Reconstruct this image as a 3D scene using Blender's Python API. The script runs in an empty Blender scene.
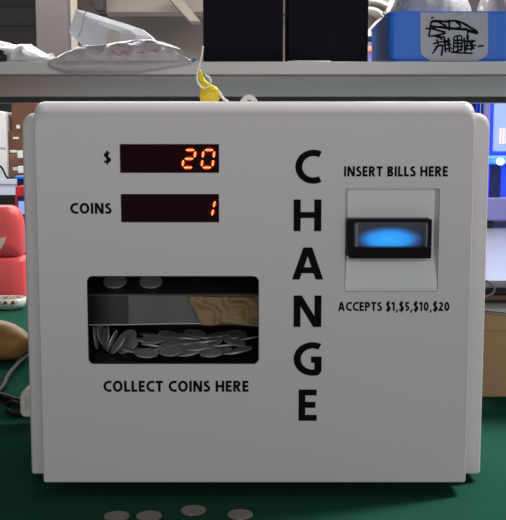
import bpy, bmesh, math, random
from mathutils import Vector, Matrix, noise
from mathutils.bvhtree import BVHTree

random.seed(7)
sc = bpy.context.scene
COL = sc.collection
R = math.radians

# ------------------------------------------------------------------ camera
F = 950.0
TH = R(6.65)
CAM = Vector((0.0, -0.961, 1.111))
TABLE = 0.75
cd = bpy.data.cameras.new('camera')
cd.sensor_fit = 'HORIZONTAL'; cd.sensor_width = 36.0; cd.lens = F / 506 * 36
cd.clip_start = 0.02; cd.clip_end = 100
co = bpy.data.objects.new('camera', cd); COL.objects.link(co)
co.location = CAM; co.rotation_euler = (R(90) - TH, 0, 0)
sc.camera = co

def ray(px, py):
    u = (px - 253) / F; v = (py - 260) / F
    return Vector((u, math.cos(TH) - v * math.sin(TH), -math.sin(TH) - v * math.cos(TH)))
def P(px, py, Y):                      # point of the vertical plane y=Y seen at that pixel
    d = ray(px, py); return CAM + d * ((Y - CAM.y) / d.y)
def PZ(px, py, Z=TABLE):               # point of the horizontal plane z=Z
    d = ray(px, py); return CAM + d * ((Z - CAM.z) / d.z)

# ------------------------------------------------------------------ materials
def s2l(c):
    c = c / 255.0
    return c / 12.92 if c <= 0.04045 else ((c + 0.055) / 1.055) ** 2.4
def rgb(r, g, b): return (s2l(r), s2l(g), s2l(b), 1.0)

def mat(name, col, rough=0.5, metal=0.0, noise_scale=0, noise_amt=0.0, bump=0.0, bump_scale=60,
        emit=None, estr=0.0, trans=0.0, alpha=1.0, spec=0.5, sss=0.0):
    m = bpy.data.materials.new(name); m.use_nodes = True
    nt = m.node_tree; b = nt.nodes['Principled BSDF']
    b.inputs['Base Color'].default_value = col
    b.inputs['Roughness'].default_value = rough
    b.inputs['Metallic'].default_value = metal
    b.inputs['Specular IOR Level'].default_value = spec
    b.inputs['Transmission Weight'].default_value = trans
    b.inputs['Alpha'].default_value = alpha
    if sss:
        b.inputs['Subsurface Weight'].default_value = sss
        b.inputs['Subsurface Radius'].default_value = (0.02, 0.02, 0.02)
    if emit:
        b.inputs['Emission Color'].default_value = emit
        b.inputs['Emission Strength'].default_value = estr
    if noise_amt or bump:
        tc = nt.nodes.new('ShaderNodeTexCoord')
        if noise_amt:
            n = nt.nodes.new('ShaderNodeTexNoise'); n.inputs['Scale'].default_value = noise_scale
            n.inputs['Detail'].default_value = 5
            nt.links.new(tc.outputs['Object'], n.inputs['Vector'])
            mx = nt.nodes.new('ShaderNodeMix'); mx.data_type = 'RGBA'
            lo = tuple(max(0, c * (1 - noise_amt)) for c in col[:3]) + (1,)
            hi = tuple(min(1, c * (1 + noise_amt)) for c in col[:3]) + (1,)
            mx.inputs[6].default_value = lo; mx.inputs[7].default_value = hi
            nt.links.new(n.outputs['Fac'], mx.inputs[0])
            nt.links.new(mx.outputs[2], b.inputs['Base Color'])
        if bump:
            n2 = nt.nodes.new('ShaderNodeTexNoise'); n2.inputs['Scale'].default_value = bump_scale
            n2.inputs['Detail'].default_value = 6
            nt.links.new(tc.outputs['Object'], n2.inputs['Vector'])
            bp = nt.nodes.new('ShaderNodeBump'); bp.inputs['Strength'].default_value = bump
            bp.inputs['Distance'].default_value = 0.01
            nt.links.new(n2.outputs['Fac'], bp.inputs['Height'])
            nt.links.new(bp.outputs['Normal'], b.inputs['Normal'])
    return m

M = {}
M['white_paint'] = mat('white_powder_coat', (0.735, 0.69, 0.705, 1), 0.42, noise_scale=3, noise_amt=0.015, bump=0.02, bump_scale=900)
M['black'] = mat('matte_black', (0.006, 0.006, 0.007, 1), 0.45)
M['ink'] = mat('black_ink', (0.006, 0.006, 0.007, 1), 0.8, spec=0.08)
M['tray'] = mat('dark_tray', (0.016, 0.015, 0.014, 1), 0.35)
M['ledge'] = mat('dull_steel', (0.13, 0.125, 0.12, 1), 0.4, 0.2, noise_scale=18, noise_amt=0.5)
M['ledge_top'] = mat('dark_steel', (0.03, 0.029, 0.028, 1), 0.3, 0.2)
M['coin'] = mat('nickel', (0.5, 0.485, 0.46, 1), 0.42, 0.35, noise_scale=120, noise_amt=0.25, bump=0.25, bump_scale=300)
M['coin_warm'] = mat('worn_nickel', (0.30, 0.265, 0.235, 1), 0.45, 0.35, noise_scale=120, noise_amt=0.2, bump=0.25, bump_scale=300)
M['screen'] = mat('smoked_red_acrylic', (0.022, 0.004, 0.006, 1), 0.5, spec=0.03)
M['seg_core'] = mat('led_core', (0.1, 0, 0, 1), 0.5, emit=(1.0, 0.45, 0.10, 1), estr=1.7)
M['seg_halo'] = mat('led_rim', (0.1, 0, 0, 1), 0.5, emit=(1.0, 0.012, 0.012, 1), estr=0.95)
M['plate'] = mat('grey_moulded_plastic', (0.78, 0.785, 0.80, 1), 0.35)
M['gloss_black'] = mat('gloss_black_plastic', (0.002, 0.002, 0.003, 1), 0.35, spec=0.08)
M['table'] = mat('green_mat', (0.020, 0.088, 0.058, 1), 0.35, noise_scale=4, noise_amt=0.35, spec=0.0)
M['table_edge'] = mat('grey_steel', (0.25, 0.26, 0.25, 1), 0.5)
M['shelf'] = mat('shelf_laminate', (0.62, 0.61, 0.60, 1), 0.45, noise_scale=8, noise_amt=0.04)
M['shelf_under'] = mat('shelf_underside', (0.74, 0.55, 0.47, 1), 0.5, noise_scale=6, noise_amt=0.06)
M['shelf_rail'] = mat('dark_rail', (0.035, 0.035, 0.036, 1), 0.25)
M['navy_black'] = mat('navy_black_board', (0.0035, 0.004, 0.009, 1), 0.7, spec=0.15)
M['bin_blue'] = mat('blue_polypropylene', (0.028, 0.185, 0.78, 1), 0.35, spec=0.3)
M['bin_label'] = mat('grey_white_label', (0.43, 0.45, 0.52, 1), 0.5, noise_scale=8, noise_amt=0.12)
M['plastic_white'] = mat('white_film', (0.62, 0.61, 0.63, 1), 0.28, bump=0.5, bump_scale=30, sss=0.2)
M['plastic_pink'] = mat('pinkish_film', (0.47, 0.425, 0.44, 1), 0.3, noise_scale=14, noise_amt=0.07, bump=0.35, bump_scale=25, sss=0.25)
M['foam'] = mat('pale_blue_foam', (0.80, 0.84, 0.88, 1), 0.6, noise_scale=9, noise_amt=0.08, bump=0.2, bump_scale=30, sss=0.2)
M['cream'] = mat('cream_tape', (0.72, 0.68, 0.58, 1), 0.6)
M['red_print'] = mat('red_print', (0.56, 0.20, 0.26, 1), 0.5)
M['yellow'] = mat('yellow_vinyl', (0.82, 0.60, 0.015, 1), 0.25, noise_scale=60, noise_amt=0.35, sss=0.15)
M['tie_white'] = mat('white_nylon', (0.8, 0.78, 0.68, 1), 0.4)
M['cyan'] = mat('sky_blue_plastic', (0.07, 0.38, 0.72, 1), 0.4)
M['red_vinyl'] = mat('red_vinyl', (0.78, 0.085, 0.09, 1), 0.42, noise_scale=10, noise_amt=0.12)
M['red_plastic'] = mat('red_plastic', (0.75, 0.03, 0.03, 1), 0.35)
M['chrome'] = mat('chromed_steel', (0.5, 0.5, 0.5, 1), 0.25, 0.9)
M['tan'] = mat('tan_vinyl', (0.43, 0.21, 0.06, 1), 0.5, noise_scale=7, noise_amt=0.3, bump=0.2, bump_scale=18)
M['tan_crumple'] = mat('tan_crumple', (0.36, 0.24, 0.12, 1), 0.7, noise_scale=14, noise_amt=0.35, bump=0.5, bump_scale=40)
M['cable'] = mat('black_rubber', (0.008, 0.008, 0.009, 1), 0.6, spec=0.2)
M['cable_grey'] = mat('grey_rubber', (0.30, 0.33, 0.36, 1), 0.4)
M['adapter'] = mat('offwhite_plastic', (0.85, 0.82, 0.76, 1), 0.4)
M['dish'] = mat('white_ceramic', (0.74, 0.73, 0.71, 1), 0.3)
M['crumb'] = mat('brown_scraps', (0.28, 0.14, 0.08, 1), 0.7, noise_scale=60, noise_amt=0.6)
M['card'] = mat('brown_cardboard', (0.52, 0.32, 0.16, 1), 0.8, noise_scale=12, noise_amt=0.08)
M['card_dark'] = mat('dark_cardboard', (0.125, 0.050, 0.022, 1), 0.8, noise_scale=10, noise_amt=0.15)
M['card_mid'] = mat('old_cardboard', (0.20, 0.10, 0.05, 1), 0.8, noise_scale=10, noise_amt=0.2)
M['paper'] = mat('white_paper', (0.66, 0.65, 0.61, 1), 0.7, noise_scale=9, noise_amt=0.06)
M['dark_grey'] = mat('charcoal_plastic', (0.03, 0.029, 0.035, 1), 0.6, spec=0.2)
M['pillar'] = mat('mauve_grey_paint', (0.135, 0.112, 0.112, 1), 0.8, noise_scale=2, noise_amt=0.06)
M['cream_wall'] = mat('cream_brace_lit_side', (0.58, 0.50, 0.40, 1), 0.8)  # brace tone, also carries the lightness of the pillar's lit side
M['wall'] = mat('beige_wall_paint', (0.37, 0.31, 0.25, 1), 0.85, noise_scale=0.6, noise_amt=0.18)
M['wall_dark'] = mat('dark_shutter', (0.042, 0.034, 0.033, 1), 0.7, noise_scale=1.5, noise_amt=0.25)
M['beam'] = mat('taupe_beam', (0.58, 0.49, 0.41, 1), 0.8, noise_scale=2, noise_amt=0.1)
M['beam_dark'] = mat('brown_pipe', (0.10, 0.075, 0.06, 1), 0.7)
M['floor'] = mat('lilac_grey_epoxy', (0.40, 0.43, 0.52, 1), 0.3, noise_scale=1.5, noise_amt=0.06)
M['arcade_blue'] = mat('blue_lit_plastic', (0.02, 0.05, 0.5, 1), 0.3, emit=(0.01, 0.05, 0.9, 1), estr=0.7)
M['arcade_lav'] = mat('lavender_panel', (0.17, 0.17, 0.33, 1), 0.35, emit=(0.14, 0.12, 0.5, 1), estr=0.3)
M['arcade_navy'] = mat('navy_door', (0.005, 0.012, 0.09, 1), 0.4)
M['arcade_glass'] = mat('lit_display_glass', (0.30, 0.38, 0.6, 1), 0.15, emit=(0.24, 0.36, 0.85, 1), estr=0.55)
M['arcade_lamp'] = mat('blue_white_lamp', (0.6, 0.8, 1, 1), 0.3, emit=(0.55, 0.85, 1.0, 1), estr=2.5)
M['arcade_cyan'] = mat('cyan_lit_strip', (0.1, 0.3, 0.8, 1), 0.3, emit=(0.02, 0.16, 0.9, 1), estr=0.7)
M['pink_bar'] = mat('pink_white_bar', (0.9, 0.7, 0.7, 1), 0.4, emit=(1, 0.62, 0.6, 1), estr=0.5)
M['orange_lamp'] = mat('orange_lamp', (0.9, 0.2, 0.1, 1), 0.4, emit=(1, 0.22, 0.10, 1), estr=0.9)
M['crate'] = mat('pale_blue_table', (0.55, 0.60, 0.70, 1), 0.5)
M['white_gloss'] = mat('white_gloss', (0.80, 0.77, 0.72, 1), 0.35)
M['taupe_cloth'] = mat('taupe_infill', (0.42, 0.36, 0.29, 1), 0.7)

# gradient lit bill slot: brightest in the middle, as the lamp behind it
def glow_mat():
    m = bpy.data.materials.new('blue_slot_lamp'); m.use_nodes = True
    nt = m.node_tree; b = nt.nodes['Principled BSDF']
    b.inputs['Base Color'].default_value = (0.012, 0.014, 0.016, 1)
    b.inputs['Specular IOR Level'].default_value = 0.1
    b.inputs['Roughness'].default_value = 0.3
    tc = nt.nodes.new('ShaderNodeTexCoord')
    mp = nt.nodes.new('ShaderNodeMapping'); mp.vector_type = 'POINT'
    mp.inputs['Location'].default_value = (0, 0, 0.42)
    mp.inputs['Scale'].default_value = (1 / 0.035, 0, 1 / 0.0135)
    nt.links.new(tc.outputs['Object'], mp.inputs['Vector'])
    ln = nt.nodes.new('ShaderNodeVectorMath'); ln.operation = 'LENGTH'
    nt.links.new(mp.outputs['Vector'], ln.inputs[0])
    cr = nt.nodes.new('ShaderNodeValToRGB')
    e = cr.color_ramp.elements
    e[0].position = 0.0; e[0].color = (0.025, 0.42, 0.98, 1)
    e[1].position = 1.0; e[1].color = (0.0, 0.004, 0.012, 1)
    k = e.new(0.55); k.color = (0.012, 0.30, 0.86, 1)
    k = e.new(0.82); k.color = (0.008, 0.07, 0.24, 1)
    nt.links.new(ln.outputs['Value'], cr.inputs['Fac'])
    nt.links.new(cr.outputs['Color'], b.inputs['Emission Color'])
    b.inputs['Emission Strength'].default_value = 1.05
    return m
M['glow'] = glow_mat()

def thin_glass(name, tint, fac):
    m = bpy.data.materials.new(name); m.use_nodes = True
    nt = m.node_tree; nt.nodes.remove(nt.nodes['Principled BSDF'])
    out = nt.nodes['Material Output']
    t = nt.nodes.new('ShaderNodeBsdfTransparent'); t.inputs['Color'].default_value = tint
    g = nt.nodes.new('ShaderNodeBsdfGlossy'); g.inputs['Roughness'].default_value = 0.14
    mx = nt.nodes.new('ShaderNodeMixShader'); mx.inputs[0].default_value = fac
    nt.links.new(t.outputs[0], mx.inputs[1]); nt.links.new(g.outputs[0], mx.inputs[2])
    nt.links.new(mx.outputs[0], out.inputs['Surface'])
    return m
M['lens'] = thin_glass('clear_lens', (0.95, 0.97, 1, 1), 0.015)

# ------------------------------------------------------------------ mesh helpers
def link(name, bm, m, parent=None, smooth=False, origin=None):
    """one mesh object from a bmesh in world coordinates"""
    bmesh.ops.recalc_face_normals(bm, faces=bm.faces[:])
    me = bpy.data.meshes.new(name)
    if origin is not None: bmesh.ops.translate(bm, verts=bm.verts[:], vec=-Vector(origin))
    bm.to_mesh(me); bm.free()
    if m: me.materials.append(m)
    if smooth:
        for p in me.polygons: p.use_smooth = True
    o = bpy.data.objects.new(name, me); COL.objects.link(o)
    if origin is not None: o.location = origin
    if parent is not None: attach(o, parent)
    return o
def world_loc(o):
    v = Vector(o.location)
    while o.parent: o = o.parent; v = v + Vector(o.location)
    return v
def attach(o, parent):
    o.location = Vector(o.location) - world_loc(parent)
    o.parent = parent
def tag(o, label=None, cat=None, group=None, kind=None):
    if label: o['label'] = label
    if cat: o['category'] = cat
    if group: o['group'] = group
    if kind: o['kind'] = kind
    return o
def thing(name, label, cat, loc, group=None):
    o = bpy.data.objects.new(name, None); COL.objects.link(o); o.location = loc
    o.empty_display_size = 0.02
    return tag(o, label, cat, group)
def structure(o): o['kind'] = 'structure'; return o

def bx(bm, x0, x1, y0, y1, z0, z1, bevel=0.0, seg=2):
    r = bmesh.ops.create_cube(bm, size=1.0)
    vs = r['verts']
    for v in vs:
        v.co = Vector(((x0 + x1) / 2 + v.co.x * (x1 - x0), (y0 + y1) / 2 + v.co.y * (y1 - y0), (z0 + z1) / 2 + v.co.z * (z1 - z0)))
    if bevel > 0:
        es = list({e for v in vs for e in v.link_edges})
        bmesh.ops.bevel(bm, geom=es, offset=bevel, segments=seg, affect='EDGES', profile=0.5)
    return bm
def box(name, x0, x1, y0, y1, z0, z1, m, parent=None, bevel=0.0, seg=2):
    return link(name, bx(bmesh.new(), x0, x1, y0, y1, z0, z1, bevel, seg), m, parent)
def loft(bm, loops, cap0=True, cap1=True, closed=True):
    rows = [[bm.verts.new(p) for p in L] for L in loops]
    n = len(rows[0])
    for a, b in zip(rows, rows[1:]):
        for i in range(n if closed else n - 1):
            j = (i + 1) % n
            bm.faces.new((a[i], a[j], b[j], b[i]))
    if cap0: bm.faces.new(rows[0][::-1])
    if cap1: bm.faces.new(rows[-1])
    return bm
def tube(bm, pts, r, n=8, closed=False):
    pts = [Vector(p) for p in pts]
    rad = r if isinstance(r, (list, tuple)) else [r] * len(pts)
    loops = []
    up = Vector((0.13, 0.21, 0.97)).normalized()
    for i, p in enumerate(pts):
        a = pts[max(i - 1, 0)]; b = pts[min(i + 1, len(pts) - 1)]
        t = (b - a).normalized()
        s = t.cross(up)
        if s.length < 1e-3: s = t.cross(Vector((1, 0, 0)))
        s.normalize(); w = s.cross(t)
        loops.append([p + (s * math.cos(k * 2 * math.pi / n) + w * math.sin(k * 2 * math.pi / n)) * rad[i] for k in range(n)])
    return loft(bm, loops)
def spline(pts, k=8):
    pts = [Vector(p) for p in pts]; out = []
    for i in range(len(pts) - 1):
        p0 = pts[max(i - 1, 0)]; p1 = pts[i]; p2 = pts[i + 1]; p3 = pts[min(i + 2, len(pts) - 1)]
        for j in range(k):
            t = j / k
            out.append(0.5 * ((2 * p1) + (-p0 + p2) * t + (2 * p0 - 5 * p1 + 4 * p2 - p3) * t * t + (-p0 + 3 * p1 - 3 * p2 + p3) * t ** 3))
    out.append(pts[-1]); return out
def lathe(bm, prof, n=32, cx=0, cy=0, cz=0, sx=1, sy=1, cap0=True, cap1=True):
    return loft(bm, [[Vector((cx + r * sx * math.cos(k * 2 * math.pi / n), cy + r * sy * math.sin(k * 2 * math.pi / n), cz + z)) for k in range(n)] for r, z in prof], cap0, cap1)
def rrect(x0, x1, z0, z1, rbl, rbr, rtr, rtl, n=6):
    """rounded rectangle outline in the x z plane"""
    out = []
    for (cx, cz, r, a0) in ((x0 + rbl, z0 + rbl, rbl, 180), (x1 - rbr, z0 + rbr, rbr, 270), (x1 - rtr, z1 - rtr, rtr, 0), (x0 + rtl, z1 - rtl, rtl, 90)):
        for k in range(n + 1):
            a = R(a0 + 90 * k / n)
            out.append((cx + r * math.cos(a), cz + r * math.sin(a)))
    return out
def front_loft(bm, x0, x1, z0, z1, ytop, yback, rc, side_r, top_r, ydep, n=8):
    """cabinet shell: rounded outline, front edges eased, top front edge rolled over"""
    loops = []
    def ol(ins, tins, bins, y):
        return [Vector((x, y, z)) for x, z in rrect(x0 + ins, x1 - ins, z0 + bins, z1 - tins, 0.002, 0.002, rc, rc)]
    loops.append(ol(0, 0, 0, yback))
    for k in range(n + 1):
        a = k / n * math.pi / 2
        loops.append(ol(side_r * (1 - math.cos(a)), top_r * (1 - math.cos(a)), min(side_r, 0.0015) * (1 - math.cos(a)), ytop + ydep * (1 - math.sin(a))))
    return loft(bm, loops)
def prism(bm, poly, d0, d1):
    """poly of (x,z) extruded from y=d0 to y=d1"""
    return loft(bm, [[Vector((x, d0, z)) for x, z in poly], [Vector((x, d1, z)) for x, z in poly]])
def rbox_prism(bm, x0, x1, z0, z1, y0, y1, r):
    return prism(bm, rrect(x0, x1, z0, z1, r, r, r, r), y0, y1)
def cut(o, cutters):
    for c in cutters:
        md = o.modifiers.new('cut', 'BOOLEAN'); md.operation = 'DIFFERENCE'; md.solver = 'EXACT'; md.object = c
    dg = bpy.context.evaluated_depsgraph_get()
    me = bpy.data.meshes.new_from_object(o.evaluated_get(dg))
    o.modifiers.clear(); o.data = me
    for c in cutters: bpy.data.objects.remove(c, do_unlink=True)
def lump(poly, y0, y1, zbase, amp, freq, seed, nx=60, na=22, ex=0.75, fold=0.0, droop=None):
    """crumpled mass lying on a surface: poly = [(x, ztop)...] skyline; y0..y1 depth"""
    xs = [p[0] for p in poly]
    def top(x):
        for (xa, za), (xb, zb) in zip(poly, poly[1:]):
            if xa <= x <= xb:
                t = (x - xa) / max(1e-9, xb - xa); return za + (zb - za) * t
        return poly[-1][1]
    bm = bmesh.new(); loops = []
    for i in range(nx + 1):
        x = xs[0] + (xs[-1] - xs[0]) * i / nx
        h = max(0.002, top(x) - zbase)
        w = (y1 - y0) / 2 if droop else (y1 - y0) / 2 * (0.35 + 0.65 * math.sin(math.pi * min(1, max(0, i / nx))) ** 0.5)
        L = []
        for k in range(na + 1):
            a = math.pi * k / na
            cy = -math.cos(a); sz = math.sin(a)
            yy = (y0 + y1) / 2 + w * math.copysign(abs(cy) ** ex, cy)
            zz = zbase + h * sz ** ex
            q = Vector((x * freq, yy * freq, zz * freq + seed))
            nv = noise.noise_vector(q) * amp + noise.noise_vector(q * 2.7) * amp * 0.45
            rg = (1 - abs(noise.noise(q * 1.6))) ** 3 * fold
            e = min(1.0, (zz - zbase) / 0.012)
            L.append(Vector((x + nv.x * e, yy + nv.y * e - rg * e, max(zbase, zz + nv.z * e * 0.6))))
        loops.append(L)
    return loft(bm, loops, not droop, not droop, closed=not droop)
def bvh(o):
    w = world_loc(o)
    return BVHTree.FromPolygons([v.co + w for v in o.data.vertices], [tuple(p.vertices) for p in o.data.polygons])
def on_surface(tree, px, py, off=0.0008):
    d = ray(px, py).normalized(); h = tree.ray_cast(CAM, d)
    return (h[0] - d * off) if h[0] is not None else None

def arcp(cx, cy, rx, ry, a0, a1, n=14):
    return [(cx + rx * math.cos(R(a0 + (a1 - a0) * k / n)), cy + ry * math.sin(R(a0 + (a1 - a0) * k / n))) for k in range(n + 1)]
def glyph(c, w):
    """bold sans letters as strokes: (advance width, list of centre lines); cap height 1, stroke width w"""
    h = w / 2; T = 1 - h; B = h
    if c == ' ': return 0.36, []
    if c == 'C': return 0.68, [arcp(0.50, 0.5, 0.50 - h, 0.5 - h + .01, 62, 298, 22)]
    if c == 'G': return 0.74, [arcp(0.50, 0.5, 0.50 - h, 0.5 - h + .01, 62, 270, 20) + [(0.60, B), (0.74 - h, B + .07), (0.74 - h, 0.48)], [(0.74, 0.48), (0.46, 0.48)]]
    if c == 'O': return 0.84, [arcp(0.42, 0.5, 0.42 - h, 0.5 - h + .01, 90, 450, 32)]
    if c == '0': return 0.60, [arcp(0.30, 0.5, 0.30 - h, 0.5 - h, 90, 450, 28)]
    if c == 'H': return 0.74, [[(h, 0), (h, 1)], [(0.74 - h, 0), (0.74 - h, 1)], [(h, 0.51), (0.74 - h, 0.51)]]
    if c == 'I': return w, [[(h, 0), (h, 1)]]
    if c == 'L': return 0.50, [[(h, 0), (h, 1)], [(0, B), (0.50, B)]]
    if c == 'E': return 0.52, [[(h, 0), (h, 1)], [(0, B), (0.52, B)], [(0, T), (0.51, T)], [(0, 0.51), (0.48, 0.51)]]
    if c == 'T': return 0.62, [[(0.31, 0), (0.31, 1)], [(0, T), (0.62, T)]]
    if c == 'A':
        return 0.82, [[(h * 1.07, 0), (0.41 - h * .18, 1)], [(0.82 - h * 1.07, 0), (0.41 + h * .18, 1)], [(0.20, 0.29), (0.62, 0.29)]]
    if c == 'N': return 0.76, [[(h, 0), (h, 1)], [(0.76 - h, 0), (0.76 - h, 1)], [(h * 1.2, 1), (0.76 - h * 1.2, 0)]]
    if c == 'R': return 0.66, [[(h, 0), (h, 1)], [(0, T), (0.33, T)] + arcp(0.33, 0.715, 0.285 - h, 0.285 - h, 90, -90, 12) + [(0, 0.43 + h)], [(0.32, 0.46), (0.66 - h * 1.1, 0)]]
    if c == 'P': return 0.60, [[(h, 0), (h, 1)], [(0, T), (0.31, T)] + arcp(0.31, 0.68, 0.29 - h, 0.32 - h, 90, -90, 12) + [(0, 0.36 + h)]]
    if c == 'B': return 0.62, [[(h, 0), (h, 1)], [(0, T), (0.32, T)] + arcp(0.32, 0.76, 0.26 - h, 0.24 - h, 90, -90, 10) + [(0, 0.52 + h)], [(0, 0.54 - h), (0.33, 0.54 - h)] + arcp(0.33, 0.27, 0.29 - h, 0.27 - h, 90, -90, 12) + [(0, B)]]
    if c in 'S$':
        q = spline([(0.50 - h * .5, 0.93 - h * .3, 0), (0.33, T, 0), (0.13 + h * .3, 0.90 - h * .5, 0), (0.10 + h * .2, 0.70, 0), (0.27, 0.53, 0), (0.43, 0.40, 0), (0.45, 0.23, 0), (0.36, 0.10 + h * .2, 0), (0.20, B, 0), (0.02, 0.06 + h * .6, 0)], 5)
        st = [[(p.x, p.y) for p in q]]
        if c == '$': st.append([(0.27, -0.14), (0.27, 1.14)])
        return 0.54, st
    if c == '1': return 0.40, [[(0.27, 0), (0.27, 1)], [(0.0, 0.80), (0.27, 0.93)]]
    if c == '2':
        return 0.56, [arcp(0.27, 0.70, 0.27 - h, 0.30 - h, 150, -15, 12) + [(h * 1.2, B)], [(0, B), (0.56, B)]]
    if c == '5': return 0.54, [[(0.50, T), (0.07 + h, T), (0.05 + h, 0.55)] + arcp(0.24, 0.32, 0.30 - h, 0.31 - h, 108, -125, 14)]
    if c == ',': return 0.26, [[(0.17, 0.16), (0.07, -0.20)]]
    raise ValueError(c)
def text_mesh(name, s, px0, py0, px1, py1, Y, m, parent, weight=0.20, depth=0.0004, gap=0.125):
    quads = []; x = 0.0
    for ch in s:
        adv, st = glyph(ch, weight)
        for li, line in enumerate(st):
            n = len(line); h = weight / 2
            clo = n > 4 and math.dist(line[0], line[-1]) < 1e-6
            L = []; Rr = []
            for i, (a, b) in enumerate(line):
                if clo: p = line[(i - 1) % (n - 1)]; q = line[(i + 1) % (n - 1)]
                else: p = line[max(i - 1, 0)]; q = line[min(i + 1, n - 1)]
                d1 = Vector((a - p[0], b - p[1])); d2 = Vector((q[0] - a, q[1] - b))
                d1 = d1.normalized() if d1.length else d2.normalized(); d2 = d2.normalized() if d2.length else d1
                t = (d1 + d2).normalized(); k = h / max(0.55, t.dot(d1))
                hw = k * (0.82 if ch in '$,1' and n == 2 and ch != '1' else 1)
                if ch in 'ANR' and n == 2 and abs(t.x) > .05 and abs(t.y) > .05:
                    q_ = h / abs(t.y); L.append((x + a - q_, b)); Rr.append((x + a + q_, b)); continue
                L.append((x + a - t.y * hw, b + t.x * hw)); Rr.append((x + a + t.y * hw, b - t.x * hw))
            for i in range(n - 1): quads.append((L[i], L[i + 1], Rr[i + 1], Rr[i], li * 4e-5))
        x += adv + (gap if ch != ' ' else 0.0)
    W = max(p[0] for q in quads for p in q[:4])
    W0 = min(p[0] for q in quads for p in q[:4])
    a = P(px0, py1, Y); b = P(px1, py0, Y)
    f = lambda p: Vector((a.x + (p[0] - W0) / (W - W0) * (b.x - a.x), Y, a.z + p[1] * (b.z - a.z)))
    bm = bmesh.new()
    for q in quads:
        c = [f(p) - Vector((0, q[4], 0)) for p in q[:4]]
        loft(bm, [c, [p + Vector((0, depth, 0)) for p in c]])
    return link(name, bm, m, parent)

# ------------------------------------------------------------------ the setting
structure(box('floor', -9, 11, -2.5, 16, -0.1, 0.0, M['floor']))
structure(box('wall_back', -9, 11, 15.0, 15.2, 0, 6.0, M['wall']))
# dark shutter wall beyond the pillar on the left
bm = bmesh.new(); bx(bm, -8.0, -3.05, 14.0, 14.1, 0.0, 5.0)
for k in range(14): bx(bm, -8.0, -3.05, 13.97, 14.0, 0.3 + k * 0.3, 0.32 + k * 0.3)
structure(link('wall_shutter', bm, M['wall_dark']))
a = P(36, 30, 10); b = P(67.5, 30, 10)
bm = bmesh.new(); bx(bm, a.x, b.x, 10.0, 10.45, 0, 5.5, 0.01)
structure(link('pillar', bm, M['pillar']))
c = P(73, 30, 10.2)
structure(box('pillar_lit_side_1', b.x + 0.002, c.x, 10.2, 10.5, 0, 5.5, M['cream_wall']))  # pillar's lit side face, its lightness put into the cream colour

# overhead steel beam, its bracket and a pipe on the back wall
def beam_at(px0, px1, py0, py1, Y, dep, m, name):
    a = P(px0, py1, Y); b = P(px1, py0, Y)
    return structure(box(name, a.x, b.x, Y, Y + dep, a.z, b.z, m, bevel=0.01))
beam_at(104, 216, -30, 12, 13.6, 0.5, M['beam'], 'beam')
beam_at(60, 330, 13.5, 15.5, 14.6, 0.08, M['beam_dark'], 'beam_pipe')
bm = bmesh.new(); Yb = 13.0
q = [P(165, -6, Yb), P(178, -6, Yb), P(200, 21, Yb), P(190, 21, Yb)]
loft(bm, [[p for p in q], [p + Vector((0, 0.4, 0)) for p in q]])
structure(link('beam_brace', bm, M['cream_wall']))
bm = bmesh.new()
q = [P(73, -6, Yb), P(82, -6, Yb), P(100, 16, Yb), P(96, 18, Yb)]
loft(bm, [[p for p in q], [p + Vector((0, 0.2, 0)) for p in q]])
structure(link('beam_strut', bm, M['beam_dark']))
beam_at(93, 103, -20, 10, 13.2, 0.3, M['pillar'], 'beam_hanger')

# ------------------------------------------------------------------ workbench and its shelf
tb = thing('workbench', 'long workbench with dark green mat top under the white coin machine', 'workbench', (0, 0.3, 0))
bm = bmesh.new(); bx(bm, -1.35, 1.35, -0.42, 1.36, TABLE - 0.004, TABLE, 0.0015)
link('mat_top', bm, M['table'], tb)
box('table_board', -1.35, 1.35, -0.42, 1.36, TABLE - 0.036, TABLE - 0.0042, M['table_edge'], tb, 0.003)
for sx in (-1.28, 1.28):
    for sy in (-0.36, 1.30):
        box('leg', sx - 0.025, sx + 0.025, sy - 0.025, sy + 0.025, 0.0, TABLE - 0.0362, M['table_edge'], tb, 0.003)
bm = bmesh.new()
q = [PZ(452, 424, TABLE), PZ(481, 436, TABLE), PZ(506, 444, TABLE), PZ(560, 458, TABLE)]
tube(bm, [p + Vector((0, 0, -.0006)) for p in spline(q, 6)], .00055, 5)
link('mat_seam', bm, M['tray'], tb)
SY0 = 0.34
zt = P(253, 61.5, SY0).z; zb = P(253, 75.5, SY0).z
SY1 = 0.90
SHELF = zt
sh = thing('bench_shelf', 'long pale grey raised shelf over the green workbench behind the coin machine', 'shelf', (0, 0.6, TABLE))
bm = bmesh.new(); bx(bm, -1.34, 1.34, SY0, SY1, zb + 0.0012, zt, 0.0015)
link('shelf_board', bm, M['shelf'], sh)
box('edge_trim', -1.34, 1.34, SY0 + .0005, SY0 + .006, zb - 0.0014, zb + 0.0011, M['shelf_rail'], sh)
box('shelf_underside', -1.33, 1.33, SY0 + 0.008, SY1 - 0.005, zb - 0.0008, zb + 0.001, M['shelf_under'], sh)
box('rear_rail', -1.33, 1.33, SY1 - 0.035, SY1 - 0.005, zb - 0.011, zb - 0.001, M['shelf_rail'], sh)
for sx in (-1.29, 1.29):
    for sy in (SY0 + 0.06, SY1 - 0.07):
        box('post', sx - 0.02, sx + 0.02, sy - 0.02, sy + 0.02, TABLE + .0002, zb - 0.001, M['table_edge'], sh, 0.002)

# ------------------------------------------------------------------ the coin change machine
CX0, CX1 = -0.2209, 0.2240; CZ0, CZ1 = 0.7635, 1.1592
BX0, BX1 = -0.2424, 0.2486; BZ0, BZ1 = 0.7590, 1.1490
mc = thing('change_machine', 'white countertop coin change machine standing on the green workbench', 'change machine', (0, 0.14, TABLE))
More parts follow.
